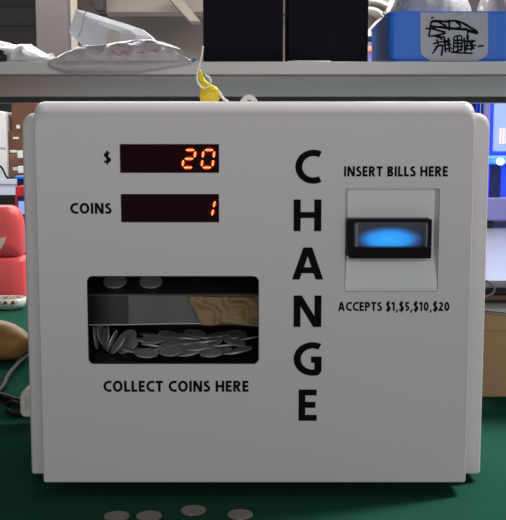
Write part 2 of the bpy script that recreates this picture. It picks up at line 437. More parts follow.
# rear cabinet
body = link('cabinet', front_loft(bmesh.new(), BX0, BX1, BZ0, BZ1, 0.040, 0.275, 0.014, 0.004, 0.010, 0.008), M['white_paint'], mc)
cover = link('front_cover', front_loft(bmesh.new(), CX0, CX1, CZ0, CZ1, 0.0, 0.0398, 0.010, 0.0025, 0.020, 0.016, n=12), M['white_paint'], mc)
w0 = P(88.5, 364, 0); w1 = P(259, 276, 0)        # coin window opening
TY = 0.20
def cutter(x0, x1, z0, z1, y0, y1, r):
    return link('cutter', rbox_prism(bmesh.new(), x0, x1, z0, z1, y0, y1, r), None)
d1a, d1b = P(120, 173, 0), P(219, 144, 0)
d2a, d2b = P(121, 222.5, 0), P(219, 194, 0)
pa, pb = P(344.5, 291.5, 0), P(440, 188.5, 0)
for c in (cover, body): c.data.update()
off = world_loc(cover) - Vector(cover.location)
cut(cover, [cutter(w0.x, w1.x, w0.z, w1.z, -0.05, 0.1, 0.006),
            cutter(w0.x - 0.022, w1.x + 0.022, w0.z - 0.014, w1.z + 0.014, 0.004, 0.1, 0.004),
            cutter(d1a.x, d1b.x, d1a.z, d1b.z, -0.05, 0.006, 0.0008),
            cutter(d2a.x, d2b.x, d2a.z, d2b.z, -0.05, 0.006, 0.0008),
            cutter(pa.x, pb.x, pa.z, pb.z, -0.05, 0.0145, 0.0015)])
cut(body, [cutter(w0.x - 0.022, w1.x + 0.022, w0.z - 0.014, w1.z + 0.014, 0.0, TY + 0.004, 0.004)])
for o in (cover, body):
    for p in o.data.polygons: p.use_smooth = False
# feet
for sx in (BX0 + 0.045, BX1 - 0.045):
    for sy in (0.075, 0.245):
        link('foot', lathe(bmesh.new(), [(0.011, 0), (0.012, 0.002), (0.012, 0.0092)], 20, sx, sy, TABLE), M['black'], mc)
# black block put in as the shade of the gap under the cover
box('base_shade', BX0 + 0.02, BX1 - 0.02, 0.05, 0.265, TABLE + 0.003, BZ0 + 0.001, M['black'], mc)
# tray: an open-fronted dark lining
tx0, tx1, tz0, tz1 = w0.x - 0.021, w1.x + 0.021, w0.z - 0.013, w1.z + 0.013
LIP = w0.z
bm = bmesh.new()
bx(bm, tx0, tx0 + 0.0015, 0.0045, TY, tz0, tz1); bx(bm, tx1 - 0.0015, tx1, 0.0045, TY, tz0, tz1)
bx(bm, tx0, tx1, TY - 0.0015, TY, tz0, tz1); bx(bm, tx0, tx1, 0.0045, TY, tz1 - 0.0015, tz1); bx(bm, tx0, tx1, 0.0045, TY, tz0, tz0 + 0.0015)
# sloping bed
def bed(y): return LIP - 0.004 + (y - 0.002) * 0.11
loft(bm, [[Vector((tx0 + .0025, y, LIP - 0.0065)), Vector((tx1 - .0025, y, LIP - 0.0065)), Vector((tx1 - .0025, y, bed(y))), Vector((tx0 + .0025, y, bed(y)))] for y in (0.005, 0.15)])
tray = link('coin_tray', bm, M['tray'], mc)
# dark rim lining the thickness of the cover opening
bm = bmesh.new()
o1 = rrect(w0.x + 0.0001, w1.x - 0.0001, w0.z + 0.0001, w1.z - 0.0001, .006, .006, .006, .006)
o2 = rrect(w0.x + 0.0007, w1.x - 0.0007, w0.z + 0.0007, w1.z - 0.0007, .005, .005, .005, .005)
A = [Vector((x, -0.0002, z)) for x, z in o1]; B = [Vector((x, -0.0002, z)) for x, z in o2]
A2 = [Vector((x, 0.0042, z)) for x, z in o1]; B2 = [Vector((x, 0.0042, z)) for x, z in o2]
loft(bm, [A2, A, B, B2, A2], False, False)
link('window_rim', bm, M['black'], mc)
# upper coin ledge inside the window
LY = 0.055
l0 = P(88, 325.5, LY).z; l1 = P(88, 294.5, LY).z
lg = box('coin_ledge', tx0 + 0.003, tx1 - 0.003, LY, TY - 0.003, l0 + 0.0005, l1, M['ledge'], mc, 0.0012)
bm = bmesh.new()
loft(bm, [[Vector((x, LY + .002, l1 + .0001)), Vector((x, TY - .004, l1 + .0001)), Vector((x, TY - .004, l1 + .0001 + .145 * .42)), Vector((x, LY + .002, l1 + .0006))] for x in (tx0 + .004, tx1 - .004)])
link('ledge_cover', bm, M['ledge_top'], lg)
bm = bmesh.new()
q = [P(80, 325, LY - .002), P(130, 324.5, LY - .002), P(175, 323.5, LY - .002), P(215, 323.8, LY - .002), P(266, 326, LY - .002)]
tube(bm, [Vector((min(max(p.x, tx0 + .004), tx1 - .004), p.y, p.z)) for p in spline(q, 6)], 0.0006, 6)
link('ledge_lip', bm, M['adapter'], lg)
q0 = P(80, 324, LY - .0008); q1 = P(128, 296, LY - .0008)
bm = bmesh.new(); bx(bm, q0.x + .004, q1.x, LY - 0.0012, LY - 0.0002, q0.z, q1.z)
link('ledge_reflection', bm, M['ledge_top'], lg)  # plate added to draw the dark brown reflections on the ledge's left
# dark baffle across the rear of the tray under the ledge
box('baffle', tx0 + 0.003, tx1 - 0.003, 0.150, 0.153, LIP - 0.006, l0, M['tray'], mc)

# number displays
def display(a, b, name_text, digits):
    s = box('display_screen', a.x + 0.0003, b.x - 0.0003, 0.0042, 0.0058, a.z + 0.0003, b.z - 0.0003, M['screen'], mc)
    for (ch, x0, y0, x1, y1) in digits:
        seg_on = {'2': 'abged', '0': 'abcdef', '1': 'bc'}[ch]
        W, H = 1.0, 1.55; g = 0.10; t = 0.17
        def seg(k, t):
            ht = t / 2
            hor = lambda z: [(g, z), (g + ht, z + ht), (W - g - ht, z + ht), (W - g, z), (W - g - ht, z - ht), (g + ht, z - ht)]
            ver = lambda x, za, zc: [(x, za + g), (x + ht, za + g + ht), (x + ht, zc - g - ht), (x, zc - g), (x - ht, zc - g - ht), (x - ht, za + g + ht)]
            return {'a': hor(H), 'g': hor(H / 2), 'd': hor(0), 'b': ver(W, H / 2, H), 'c': ver(W, 0, H / 2), 'f': ver(0, H / 2, H), 'e': ver(0, 0, H / 2)}[k]
        pa_, pb_ = P(x0, y1, 0.002), P(x1, y0, 0.002)
        sl = 0.13
        tot = W + sl * H
        def mp(x, z):
            xx = (x + sl * z) / tot
            return pa_.x + xx * (pb_.x - pa_.x), pa_.z + (z / H) * (pb_.z - pa_.z)
        if ch == '1':
            def mp(x, z):
                return pb_.x - 0.001 - (0.0025 * (1 - z / H)), pa_.z + (z / H) * (pb_.z - pa_.z)
            def mp1(x, z):
                cx = pa_.x + (pb_.x - pa_.x) * (0.25 + 0.5 * z / H)
                return cx + (x - W) * 0.0115, pa_.z + (z / H) * (pb_.z - pa_.z)
            mp = mp1
        d = None
        for (tt, y, mm, nm) in ((0.34, 0.0018, M['seg_halo'], 'digit'), (0.12, 0.0010, M['seg_core'], 'digit_core')):
            bm = bmesh.new()
            for k in seg_on:
                prism(bm, [mp(x, z) for x, z in seg(k, tt)], y, y + 0.0007)
            o = link(nm, bm, mm, None)
            if nm == 'digit': attach(o, s); d = o
            else:
                # the bright heart of the same digit is joined to it as a second material
                bmj = bmesh.new(); bmj.from_mesh(d.data); n0 = len(bmj.faces)
                w = world_loc(d)
                me2 = o.data.copy()
                for v in me2.vertices: v.co = v.co - w
                bmj.from_mesh(me2)
                bmj.faces.ensure_lookup_table()
                for f in bmj.faces[n0:]: f.material_index = 1
                bmj.to_mesh(d.data); bmj.free(); d.data.materials.append(mm)
                bpy.data.objects.remove(o, do_unlink=True)
display(d1a, d1b, '$', [('2', 182.5, 150, 195.5, 167.5), ('0', 201.5, 150, 214.5, 167.5)])
display(d2a, d2b, 'COINS', [('1', 210, 200, 217, 216.5)])

# lettering
TYF = -0.0003
text_mesh('lettering', '$', 103.8, 152.3, 110.8, 162.8, TYF, M['ink'], mc, 0.19)
text_mesh('lettering', 'COINS', 70.3, 203, 111.5, 213.8, TYF, M['ink'], mc, 0.215)
text_mesh('lettering', 'COLLECT COINS HERE', 103.5, 380.8, 248.5, 391.8, TYF, M['ink'], mc, 0.215)
text_mesh('lettering', 'INSERT BILLS HERE', 344, 166.3, 448, 176.5, TYF, M['ink'], mc, 0.215)
text_mesh('lettering', 'ACCEPTS $1,$5,$10,$20', 338, 302, 449.5, 311, TYF, M['ink'], mc, 0.215)
for ch, bb in zip('CHANGE', ((295.2, 150, 321.8, 183.5), (293.5, 199.5, 321.5, 231.2), (292, 247.5, 323.5, 279.5), (293.5, 295.5, 321.5, 327), (293.5, 342.5, 321.8, 375.5), (298.5, 389.5, 317, 420.8))):
    text_mesh('lettering', ch, *bb, TYF, M['ink'], mc, 0.19)

# bill acceptor
acc = bpy.data.objects.new('bill_acceptor', None); COL.objects.link(acc); acc.location = (0.14, 0, 1.0); attach(acc, mc)
e = 0.0004
zm = P(390, 236, 0).z; zs = P(390, 256, 0).z
prof = [(pb.z - e, 0.013), (pb.z - e, 0.0085), (zm, 0.0085), (zs - 0.002, 0.0082), (zs - 0.006, 0.0065), (pa.z + 0.004, 0.0006), (pa.z + e, 0.0006), (pa.z + e, 0.013)]
bm = bmesh.new()
loft(bm, [[Vector((x, y, z)) for z, y in prof] for x in (pa.x + e, pb.x - e)])
link('faceplate', bm, M['plate'], acc)
# side cheeks of the recess
for (xa, xb) in ((pa.x + e, pa.x + 0.0035), (pb.x - 0.0035, pb.x - e)):
    bm = bmesh.new()
    inner = xb if xa < 0.12 and xb < 0.12 else xa
    outer = xa if inner == xb else xb
    loft(bm, [[Vector((outer, 0.0005, z)), Vector((inner, 0.0088, z)), Vector((outer, 0.0088, z))] for z in (pb.z - e, pa.z + 0.004)])
    link('recess_cheek', bm, M['plate'], acc)
ba, bb_ = P(349, 258.5, -0.012), P(432, 219, -0.012)
mouth = link('slot_bezel', rbox_prism(bmesh.new(), ba.x, bb_.x, ba.z, bb_.z, -0.012, 0.010, 0.0015), M['gloss_black'])
oa, ob_ = P(353.5, 247.5, -0.012), P(428.5, 222, -0.012)
cut(mouth, [cutter(oa.x, ob_.x, oa.z, ob_.z, -0.03, 0.004, 0.0008)])
attach(mouth, acc)
gc = Vector(((oa.x + ob_.x) / 2, 0.0, (oa.z + ob_.z) / 2))
bm = bmesh.new()
bx(bm, oa.x + .0004, ob_.x - .0004, -0.002, 0.0035, oa.z + .0003, ob_.z - .0003)
link('slot_lamp', bm, M['glow'], mouth, origin=gc)
for px0, px1 in ((355, 358.3), (425.2, 428)):
    a, b = P(px0, 247, -0.011), P(px1, 223.5, -0.011)
    box('slot_guide', a.x, b.x, -0.0118, -0.0025, a.z, b.z, M['ledge'], mouth, 0.0006)
bm = bmesh.new(); bx(bm, oa.x + .0002, ob_.x - .0002, -0.0124, -0.0119, oa.z + .0002, ob_.z - .0002)
link('slot_lens', bm, M['lens'], mouth)

# round white tab standing behind the top edge
tc_ = P(249, 107, 0.16)
bm = bmesh.new(); rr = (260.5 - 238.5) / 2 * 1.14 / F
pts = [(tc_.x + rr * math.cos(R(a)), BZ1 + 0.0005 + rr * 0.35 + (P(249, 95.2, .16).z - BZ1 - rr * 0.35) * math.sin(R(a)) if True else 0) for a in range(0, 181, 12)]
pts = [(tc_.x - rr, BZ1 + 0.0003)] + pts[::-1] + [(tc_.x + rr, BZ1 + 0.0003)]
prism(bm, pts, 0.155, 0.165)
tab = link('round_tab', bm, M['white_paint'], mc)
bm = bmesh.new(); z_ = P(249, 100.5, .15).z
bx(bm, tc_.x - 0.0015, tc_.x + 0.002, 0.1542, 0.1549, z_ - 0.0005, z_ + 0.0005)
link('tab_slot', bm, M['dark_grey'], tab)

# ------------------------------------------------------------------ yellow tag with ties on top of the machine
YT = 0.12
yt = thing('security_tag', 'crumpled yellow plastic tag with a looped pale cable tie on top of the machine', 'tag', (P(208, 100, YT).x, YT, BZ1))
def zat(py): return P(208, py, YT).z
def xat(px): return P(px, 90, YT).x
bm = bmesh.new()
loops = []
for (py, c, w) in ((107, 209, 6), (101, 209.5, 9), (96, 210, 10.5), (91, 210, 10), (87, 209, 8), (84, 206, 5), (80, 202, 3.2), (76, 200.5, 2.8), (72, 200, 2), (69, 199.6, 1)):
    cx = xat(c); hw = w * 1.07 / F; L = []
    for k in range(14):
        a = k * 2 * math.pi / 14
        n_ = noise.noise(Vector((math.cos(a) * 2, math.sin(a) * 2, py * 0.33))) * 0.25
        L.append(Vector((cx + hw * math.cos(a) * (1 + n_), YT + hw * 0.55 * math.sin(a) * (1 + n_), max(BZ1 + .0004, zat(py)))))
    loops.append(L)
loft(bm, loops)
link('yellow_wrap', bm, M['yellow'], yt, smooth=True)
pp = lambda px, py, dy=-0.006: P(px, py, YT + dy)
bm = bmesh.new()
tube(bm, spline([pp(203, 46), pp(201.5, 56), pp(199.5, 64), pp(197.5, 72), pp(197, 79), pp(199.5, 85), pp(203.5, 88), pp(208, 86.5), pp(210.5, 82), pp(209, 77.5), pp(205, 75)], 8), 0.0011, 6)
link('cable_tie', bm, M['tie_white'], yt, smooth=True)
bm = bmesh.new()
tube(bm, spline([pp(219, 92), pp(222, 97), pp(224.5, 99.5), pp(227.5, 101.5), pp(228, 106)], 6), 0.0016, 6)
link('tie_end', bm, M['tie_white'], yt, smooth=True)
bm = bmesh.new()
tube(bm, [pp(219.5, 95, -0.003), pp(221.5, 97, -0.003)], 0.0015, 6)
link('tie_clasp', bm, M['card_mid'], yt)

# ------------------------------------------------------------------ coins
def coin_mesh(r=0.0127, t=0.0019):
    bm = bmesh.new()
    lathe(bm, [(r - .0004, 0), (r, .0003), (r, t - .0003), (r - .0004, t), (r - .0014, t), (r - .0017, t - .0002), (0.0005, t - .0002)], 36)
    bmesh.ops.translate(bm, verts=bm.verts[:], vec=(0, 0, 0))
    return bm
coin0 = link('coin', coin_mesh(), M['coin_warm'], smooth=False)
first = [True]
def coin(loc, rot=(0, 0, 0), label='', group=None, m=None):
    if first[0]: o = coin0; first[0] = False
    else: o = coin0.copy(); COL.objects.link(o)
    if m is not None:
        o.data = m
    o.location = loc; o.rotation_euler = rot
    tag(o, label, 'coin', group)
    return o
tl = ('leftmost of the four dull coins on green bench before the machine',
      'second coin from left of four on green bench before the machine',
      'third of the four dull coins from left on green bench, nearest the machine',
      'rightmost of the four dull coins on green bench before the machine')
for (px, py), lab in zip(((116.8, 517.5), (149.0, 517.2), (193.5, 511.5), (240.3, 515.8)), tl):
    p = PZ(px, py, TABLE)
    coin(p + Vector((0, 0, 0.0002)), (0, 0, random.random() * 6), lab, 'coins on the green bench')
me_in = coin0.data.copy(); me_in.materials.clear(); me_in.materials.append(M['coin'])
# two on the ledge
for px, lab in ((115, 'left coin of two lying on the dark ledge at top of the coin window'), (151, 'right coin of two lying on the dark ledge at top of the coin window')):
    yl = LY + 0.021
    p = P(px, 285, yl)
    coin((p.x, yl, l1 + .0016 + (yl - LY) * .42), (R(26), R(2), 0.0), lab, 'coins on the ledge inside the window', me_in)
# pile in the tray
G = 'coins piled in the collection tray'
LAB = 'grey coin lying flat in the pile inside the collection tray'
k = 0
rows = [(0.104, [150, 172, 194, 216, 238], 0), (0.083, [138, 160, 183, 205, 228, 249], 1), (0.064, [148, 170, 192, 214, 236], 2),
        (0.046, [134, 156, 179, 201, 223, 244], 1), (0.028, [146, 168, 190, 211, 232], 2), (0.058, [153, 186, 208], 4), (0.036, [150, 199, 222], 4)]
for (y, pxs, layer) in rows:
    for px in pxs:
        x = P(px + random.uniform(-3, 3), 350, y).x
        yy = y + random.uniform(-0.004, 0.004)
        x = min(max(x, tx0 + 0.018), tx1 - 0.018)
        z = bed(yy) + 0.002 + layer * 0.0021 + random.uniform(0, 0.0008)
        coin((x, yy, z), (R(random.uniform(5, 15)), R(random.uniform(-7, 7)), random.random() * 6), LAB, G, me_in)
# the steeply tipped ones at the left end
for px, py, y, rx, ry, rz in ((95, 350, 0.060, 8, 82, 12), (101, 347, 0.075, -6, 78, -14), (107, 350, 0.060, 5, -80, 14), (113, 349, 0.050, 3, -68, -8), (127, 342, 0.075, 30, -30, 0), (119, 355, 0.045, 14, -52, 0), (128, 352, 0.055, 24, -24, 0)):
    p = P(px, py, y); p.x = max(p.x, tx0 + 0.014)
    coin((p.x, y, max(p.z, bed(y) + abs(math.sin(R(ry))) * 0.0127 + .0005)), (R(rx), R(ry), R(rz)), 'grey coin tipped steeply at the dark left end of the collection tray', 'coins tipped up at the left end of the tray', me_in)

# crumpled tan stand-in for the unidentified patch right in the window, before the ledge
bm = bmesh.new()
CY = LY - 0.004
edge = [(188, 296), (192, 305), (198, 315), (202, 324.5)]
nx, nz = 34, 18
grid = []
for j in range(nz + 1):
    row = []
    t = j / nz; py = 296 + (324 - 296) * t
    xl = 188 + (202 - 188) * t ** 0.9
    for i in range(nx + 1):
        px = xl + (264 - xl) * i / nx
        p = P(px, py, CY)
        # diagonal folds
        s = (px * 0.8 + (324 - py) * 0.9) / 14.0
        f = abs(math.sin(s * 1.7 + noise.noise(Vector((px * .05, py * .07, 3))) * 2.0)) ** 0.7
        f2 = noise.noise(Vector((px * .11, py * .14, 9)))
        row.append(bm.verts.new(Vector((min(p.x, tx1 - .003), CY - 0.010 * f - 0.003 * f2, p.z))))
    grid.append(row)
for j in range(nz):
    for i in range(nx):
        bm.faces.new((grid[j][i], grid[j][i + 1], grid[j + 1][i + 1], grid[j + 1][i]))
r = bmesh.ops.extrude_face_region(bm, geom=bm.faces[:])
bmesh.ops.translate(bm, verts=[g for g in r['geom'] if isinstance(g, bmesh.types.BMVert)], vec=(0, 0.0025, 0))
o = link('tan_stand_in', bm, M['tan_crumple'], smooth=True)
tag(o, 'crumpled tan stand-in for a patch at the right inside the coin window', 'cloth')

# ------------------------------------------------------------------ things on the shelf
def xs_at(px, Y, py=50): return P(px, py, Y).x
# black boxes
for (p0, p1, lab) in ((203.2, 283, 'left one of two tall navy-black boxes on the shelf, nearer the plastic bag'), (288.2, 368, 'right one of two tall navy-black boxes on the shelf, next to the blue bin')):
    Y = 0.37
    x0, x1 = xs_at(p0, Y), xs_at(p1, Y)
    t = thing('black_box', lab, 'box', ((x0 + x1) / 2, Y + 0.1, SHELF), 'black boxes on the shelf')
    box('box_body', x0, x1, Y, Y + 0.15, SHELF, SHELF + 0.26, M['navy_black'], t, 0.0015)
    box('box_lid', x0 - 0.001, x1 + 0.001, Y - 0.001, Y + 0.151, SHELF + 0.2602, SHELF + 0.285, M['navy_black'], t, 0.0015)
# white strip put in for the glints at the right box's foot
bm = lump([(xs_at(288, .35), SHELF + .001), (xs_at(296, .35), SHELF + .0025), (xs_at(305, .35), SHELF + .002), (xs_at(318, .35), SHELF + .0016), (xs_at(331, .35), SHELF + .0008)], 0.343, 0.362, SHELF + .0001, 0.0004, 60, 3, 20, 8)
tag(link('glint_strip', bm, M['plastic_white'], smooth=True), 'thin white strip drawn as glints on shelf before the right black box', 'film')

# pinkish plastic bag, drooping over the shelf edge
Yb = 0.37
def sky(pts, Y): return [(P(px, py, Y).x, P(px, py, Y).z) for px, py in pts]
bag = thing('plastic_bag', 'pinkish white translucent plastic bag drooping over the shelf edge', 'bag', (P(120, 60, .4).x, 0.42, SHELF))
def hang(t): return (zt - P(120, 73.2, SY0).z) * min(1, 0.5 + t * 5, 0.2 + (1 - t) * 2.2)
hang.y = SY0
bm = lump(sky([(54, 61.5), (57, 60), (61, 57), (70, 51), (78, 46.5), (90, 44.5), (106, 43), (127, 40), (140, 38.3), (152, 38), (163, 40.5), (173, 44.5), (180, 49), (186, 55), (190, 59.5), (194, 61.5)], 0.37), 0.333, 0.50, SHELF + .0003, 0.0025, 30, 1.7, 110, 34, 0.62, 0.005, hang)
bagm = link('bag_film', bm, M['plastic_pink'], bag, smooth=True)
bm = bmesh.new(); L_ = []
for i in range(111):
    b0 = bagm.data.vertices[i * 35].co + world_loc(bagm); zd = b0.z - hang(i / 110)
    f_ = 0.0010 * noise.noise(Vector((b0.x * 55, 0, 1)))
    y_ = min(b0.y, SY0 - .002)
    L_.append([Vector((b0.x, b0.y + .0015, b0.z + .0004)), Vector((b0.x, y_ - .0006, b0.z - .0002)), Vector((b0.x, y_ - .0005 + f_, (b0.z + zd) / 2)), Vector((b0.x, y_ + f_, zd)), Vector((b0.x, y_ + .001 + f_, zd)), Vector((b0.x, y_ + .0006, b0.z - .0008))])
loft(bm, L_)
link('bag_hem', bm, M['plastic_pink'], bag, smooth=True)
tr = bvh(bagm)
bm = bmesh.new()
for stroke in ([(108, 48), (113, 51), (117, 54.5), (121, 56)], [(119, 55), (124, 53), (128, 55), (131, 54)], [(121, 52), (125, 51.2), (128, 52.5)], [(137, 53), (141, 52.4), (145, 52.8)], [(147, 51), (151, 50.3), (154, 51)], [(153, 51), (156, 50.8), (158, 51.5)], [(154.5, 50), (157.5, 50)]):
    pts = [on_surface(tr, *q) for q in stroke]; pts = [p for p in pts if p]
    if len(pts) > 1: tube(bm, pts, 0.0008 if stroke[0][0] < 150 else 0.0014, 5)
link('red_print', bm, M['red_print'], bag)
# foam sheet pack behind it
Yf = 0.52
poly = [(68, 31.5), (75, 9), (84, 10.5), (97, 14.5), (109, 18.5), (126, 23.5), (143, 29.5), (153, 37), (156, 46), (150, 60), (88, 62), (80, 43.5)]
f_ = bmesh.new(); loops = []
pc = Vector((0, 0)); pts2 = [(P(x, y, Yf).x, P(x, y, Yf).z) for x, y in poly]
for (ins, y) in ((0.93, Yf + 0.075), (1, Yf + 0.068), (1.0, Yf + 0.006), (0.965, Yf), (0.6, Yf - 0.006), (0.25, Yf - 0.008)):
    cx = sum(p[0] for p in pts2) / len(pts2); cz = sum(p[1] for p in pts2) / len(pts2)
    loops.append([Vector((cx + (x - cx) * ins, y, max(SHELF + .0002, cz + (z - cz) * ins))) for x, z in pts2])
loft(f_, loops)
fo = thing('foam_pack', 'pale blue white pack of foam sheet propped up behind the pinkish bag', 'foam pack', (pts2[0][0] + .06, Yf + .04, SHELF))
fm = link('foam_sheet', f_, M['foam'], fo)
a, b, c, d = P(106, 45, Yf - .0085), P(119.5, 45, Yf - .0085), P(119.5, 31, Yf - .0085), P(108.5, 28.5, Yf - .0085)
bm = bmesh.new(); loft(bm, [[a, b, c, d], [p + Vector((0, .003, 0)) for p in (a, b, c, d)]])
link('tape_label', bm, M['cream'], fo)
bm = bmesh.new(); tube(bm, spline([P(78, 37, Yf - .004), P(82, 28, Yf - .004), P(84, 18, Yf - .004), P(86, 11.5, Yf - .003)], 5), 0.0012, 5)
link('fold_edge', bm, M['plastic_white'], fo)
# clear white crinkled film at far left
bm = lump(sky([(-30, 45), (-14, 40), (0, 41.5), (8, 44), (18, 47), (27, 46.5), (34, 45.5), (38, 49), (46, 54.5), (53, 56), (56.5, 58.5), (57, 61.5)], 0.41), 0.345, 0.48, SHELF + .0003, 0.005, 38, 5.2, 80, 24, 0.8, 0.007)
tag(link('film_wrap', bm, M['plastic_white'], smooth=True), 'crinkled white plastic film heaped at the left end of the shelf', 'film')
pa_ = P(-12, 60, 0.347); pb2 = P(7, 50, 0.347)
pd = thing('tape_dispenser', 'small black object poking from the crinkled film at far left of shelf', 'device', (pa_.x, 0.345, SHELF))
box('device_body', pa_.x, pb2.x, 0.3395, 0.352, SHELF, SHELF + 0.010, M['dark_grey'], pd, 0.002)
box('device_cap', pa_.x, pb2.x - 0.004, 0.3390, 0.351, SHELF + 0.0101, pb2.z, M['black'], pd, 0.002)
# small blue piece
p = P(192, 59, 0.40)
bc = thing('blue_clip', 'small sky blue plastic clip between the plastic bag and left black box', 'clip', (p.x, .4, SHELF))
bm = bmesh.new(); bx(bm, p.x - 0.006, p.x + 0.004, 0.394, 0.406, SHELF, SHELF + 0.005, 0.0012)
link('clip_base', bm, M['cyan'], bc)
bm = bmesh.new(); bx(bm, p.x - 0.001, p.x + 0.005, 0.395, 0.405, SHELF + 0.0051, SHELF + 0.0095, 0.0012)
link('clip_jaw', bm, M['cyan'], bc)

# blue bin
BY0, BY1 = 0.352, 0.56
bi = thing('storage_bin', 'blue plastic storage bin with a grey label on the shelf', 'bin', (0.27, 0.45, SHELF))
fl = P(389, 61, BY0).x; fr = fl + 0.200
zt_b = P(420, 11.5, BY0).z; zb_b = SHELF + 0.0003
def ring(x0, x1, y0, y1, z, r): return [Vector((x, y, z)) for x, y in rrect(x0, x1, y0, y1, r, r, r, r, 4)]
bm = bmesh.new()
t_ = 0.0025
loops = [ring(fl + .004, fr - .004, BY0 + .003, BY1 - .003, zb_b, .008), ring(fl + .001, fr - .001, BY0 + .0008, BY1 - .001, zb_b + .004, .009), ring(fl, fr, BY0, BY1, zt_b - .002, .010),
         ring(fl - .0015, fr + .0015, BY0 - .0015, BY1 + .0015, zt_b - .0018, .011), ring(fl - .0015, fr + .0015, BY0 - .0015, BY1 + .0015, zt_b, .011),
         ring(fl + t_, fr - t_, BY0 + t_, BY1 - t_, zt_b, .008), ring(fl + .005, fr - .005, BY0 + .004, BY1 - .004, zb_b + .004, .007)]
loft(bm, loops)
link('bin_shell', bm, M['bin_blue'], bi, smooth=False)
bm = bmesh.new(); a = P(397, 61.2, BY0 - .001); b = P(430, 58.5, BY0 - .001)
bx(bm, a.x, b.x, BY0 - 0.0025, BY0 + 0.001, SHELF + 0.0002, SHELF + 0.0032, 0.0008)
link('bin_foot', bm, M['bin_blue'], bi)
a = P(478, 61.2, BY0 - .001)
bm = bmesh.new(); bx(bm, a.x, fr - .01, BY0 - 0.0025, BY0 + 0.001, SHELF + 0.0002, SHELF + 0.0032, 0.0008)
link('bin_foot', bm, M['bin_blue'], bi)
LYp = BY0 - 0.0016
lp = [P(x, y, LYp) for x, y in ((420.5, 12.5), (488, 12.5), (488, 53), (485, 57), (478, 61), (431, 61), (424, 57), (420.5, 53))]
bm = bmesh.new(); loft(bm, [lp, [p + Vector((0, .0018, 0)) for p in lp]])
lb = link('bin_label', bm, M['bin_label'], bi)
S = lambda x, y: (420 + x / 7.23, 8 + y / 7.23)
strokes = [[(62, 205), (75, 150), (82, 100), (130, 93), (190, 100), (250, 92), (300, 105), (350, 130)], [(40, 147), (75, 150)], [(82, 100), (150, 97), (215, 95)], [(75, 150), (150, 135), (260, 150), (340, 150)],
           [(340, 165), (380, 178), (418, 186)], [(80, 130), (200, 148), (350, 160), (405, 178)], [(62, 205), (120, 198), (180, 182)], [(90, 150), (140, 165), (185, 180), (110, 205), (180, 212)], [(212, 85), (212, 165)], [(265, 95), (290, 120), (285, 150)], [(250, 92), (295, 135), (240, 150)],
           [(300, 105), (360, 140), (405, 165), (418, 186)], [(130, 100), (190, 130)], [(355, 160), (340, 200), (345, 240)],
           [(95, 260), (150, 245), (200, 250)], [(120, 225), (130, 270), (90, 330)], [(110, 285), (160, 270), (155, 345)], [(100, 300), (120, 300)], [(140, 215), (160, 230)], [(175, 210), (185, 320)], [(205, 215), (215, 320)], [(170, 240), (220, 235)], [(170, 270), (225, 262)], [(175, 300), (230, 290)],
           [(245, 210), (240, 320)], [(245, 210), (300, 205), (300, 310)], [(245, 235), (305, 232)], [(245, 255), (305, 255)], [(240, 280), (310, 278)], [(250, 320), (300, 300)], [(270, 200), (275, 325)],
           [(320, 215), (325, 320)], [(310, 240), (400, 240)], [(350, 200), (335, 300)], [(380, 230), (370, 310)], [(320, 275), (405, 270)], [(330, 300), (395, 290)], [(355, 240), (385, 290)], [(225, 320), (300, 325), (380, 328)], [(418, 278), (460, 272)], [(80, 72), (96, 70)]]
bm = bmesh.new()
for s in strokes:
    q = [P(*S(*c), LYp - 0.0002) for c in s]
    tube(bm, spline(q, 4) if len(q) > 2 else q, 0.0011 + 0.0003 * random.random(), 6)
link('handwriting', bm, M['ink'], lb)
# white plastic in the bin
bm = lump(sky([(394, 12), (397, -2), (405, -12), (430, -15), (450, -10), (462, -3), (466, 8), (469, 12)], 0.45), 0.375, 0.53, zb_b + 0.005, 0.003, 30, 8.1, 50, 20, 0.6, 0.003)
tag(link('white_bag', bm, M['plastic_white'], smooth=True), 'white plastic bag bulging above the left part of the blue bin', 'bag')
bm = lump(sky([(479, 11), (482, 3), (486, -6), (495, -12), (503, -6), (507, 10)], 0.45), 0.38, 0.52, zb_b + 0.005, 0.003, 34, 4.4, 40, 18, 0.6, 0.003)
tag(link('white_bag', bm, M['plastic_pink'], smooth=True), 'second pale bag bulging above the right end of the blue bin', 'bag')

# ------------------------------------------------------------------ left of the machine
# tan bundle
def sp(px, py, Y): return P(px, py, Y)
bm = bmesh.new()
BSH = Vector((0.0, -.045, 0))
cpath = [Vector((-0.388, .668, TABLE + .026)), Vector((-0.393, .672, TABLE + .028)), Vector((-0.405, .682, TABLE + .030)), Vector((-.425, .697, TABLE + .0315)), Vector((-.46, .722, TABLE + .032)), Vector((-.52, .76, TABLE + .031)), Vector((-.60, .80, TABLE + .030)), Vector((-.68, .83, TABLE + .029)), Vector((-.70, .84, TABLE + .028))]
tube(bm, spline([p + BSH for p in cpath], 4), [.002 if i == 0 else .033 * min(1, (i / 12) ** .5) * (1 if i < 26 else max(.05, 1 - ((i - 25) / 7) ** 2)) for i in range(33)], 24)
for v in bm.verts:
    v.co += noise.noise_vector(v.co * 22) * .003; v.co.z = max(TABLE + .0003, v.co.z)
tag(link('tan_bundle', bm, M['tan'], smooth=True), 'rounded tan brown bundle lying on the green bench left of the machine', 'bundle')
# papers under it
p0, p1 = PZ(-40, 346, TABLE), PZ(5, 352, TABLE)
q = [PZ(-30, 349, TABLE), PZ(2, 347, TABLE), PZ(6, 352, TABLE), PZ(-26, 357, TABLE)]
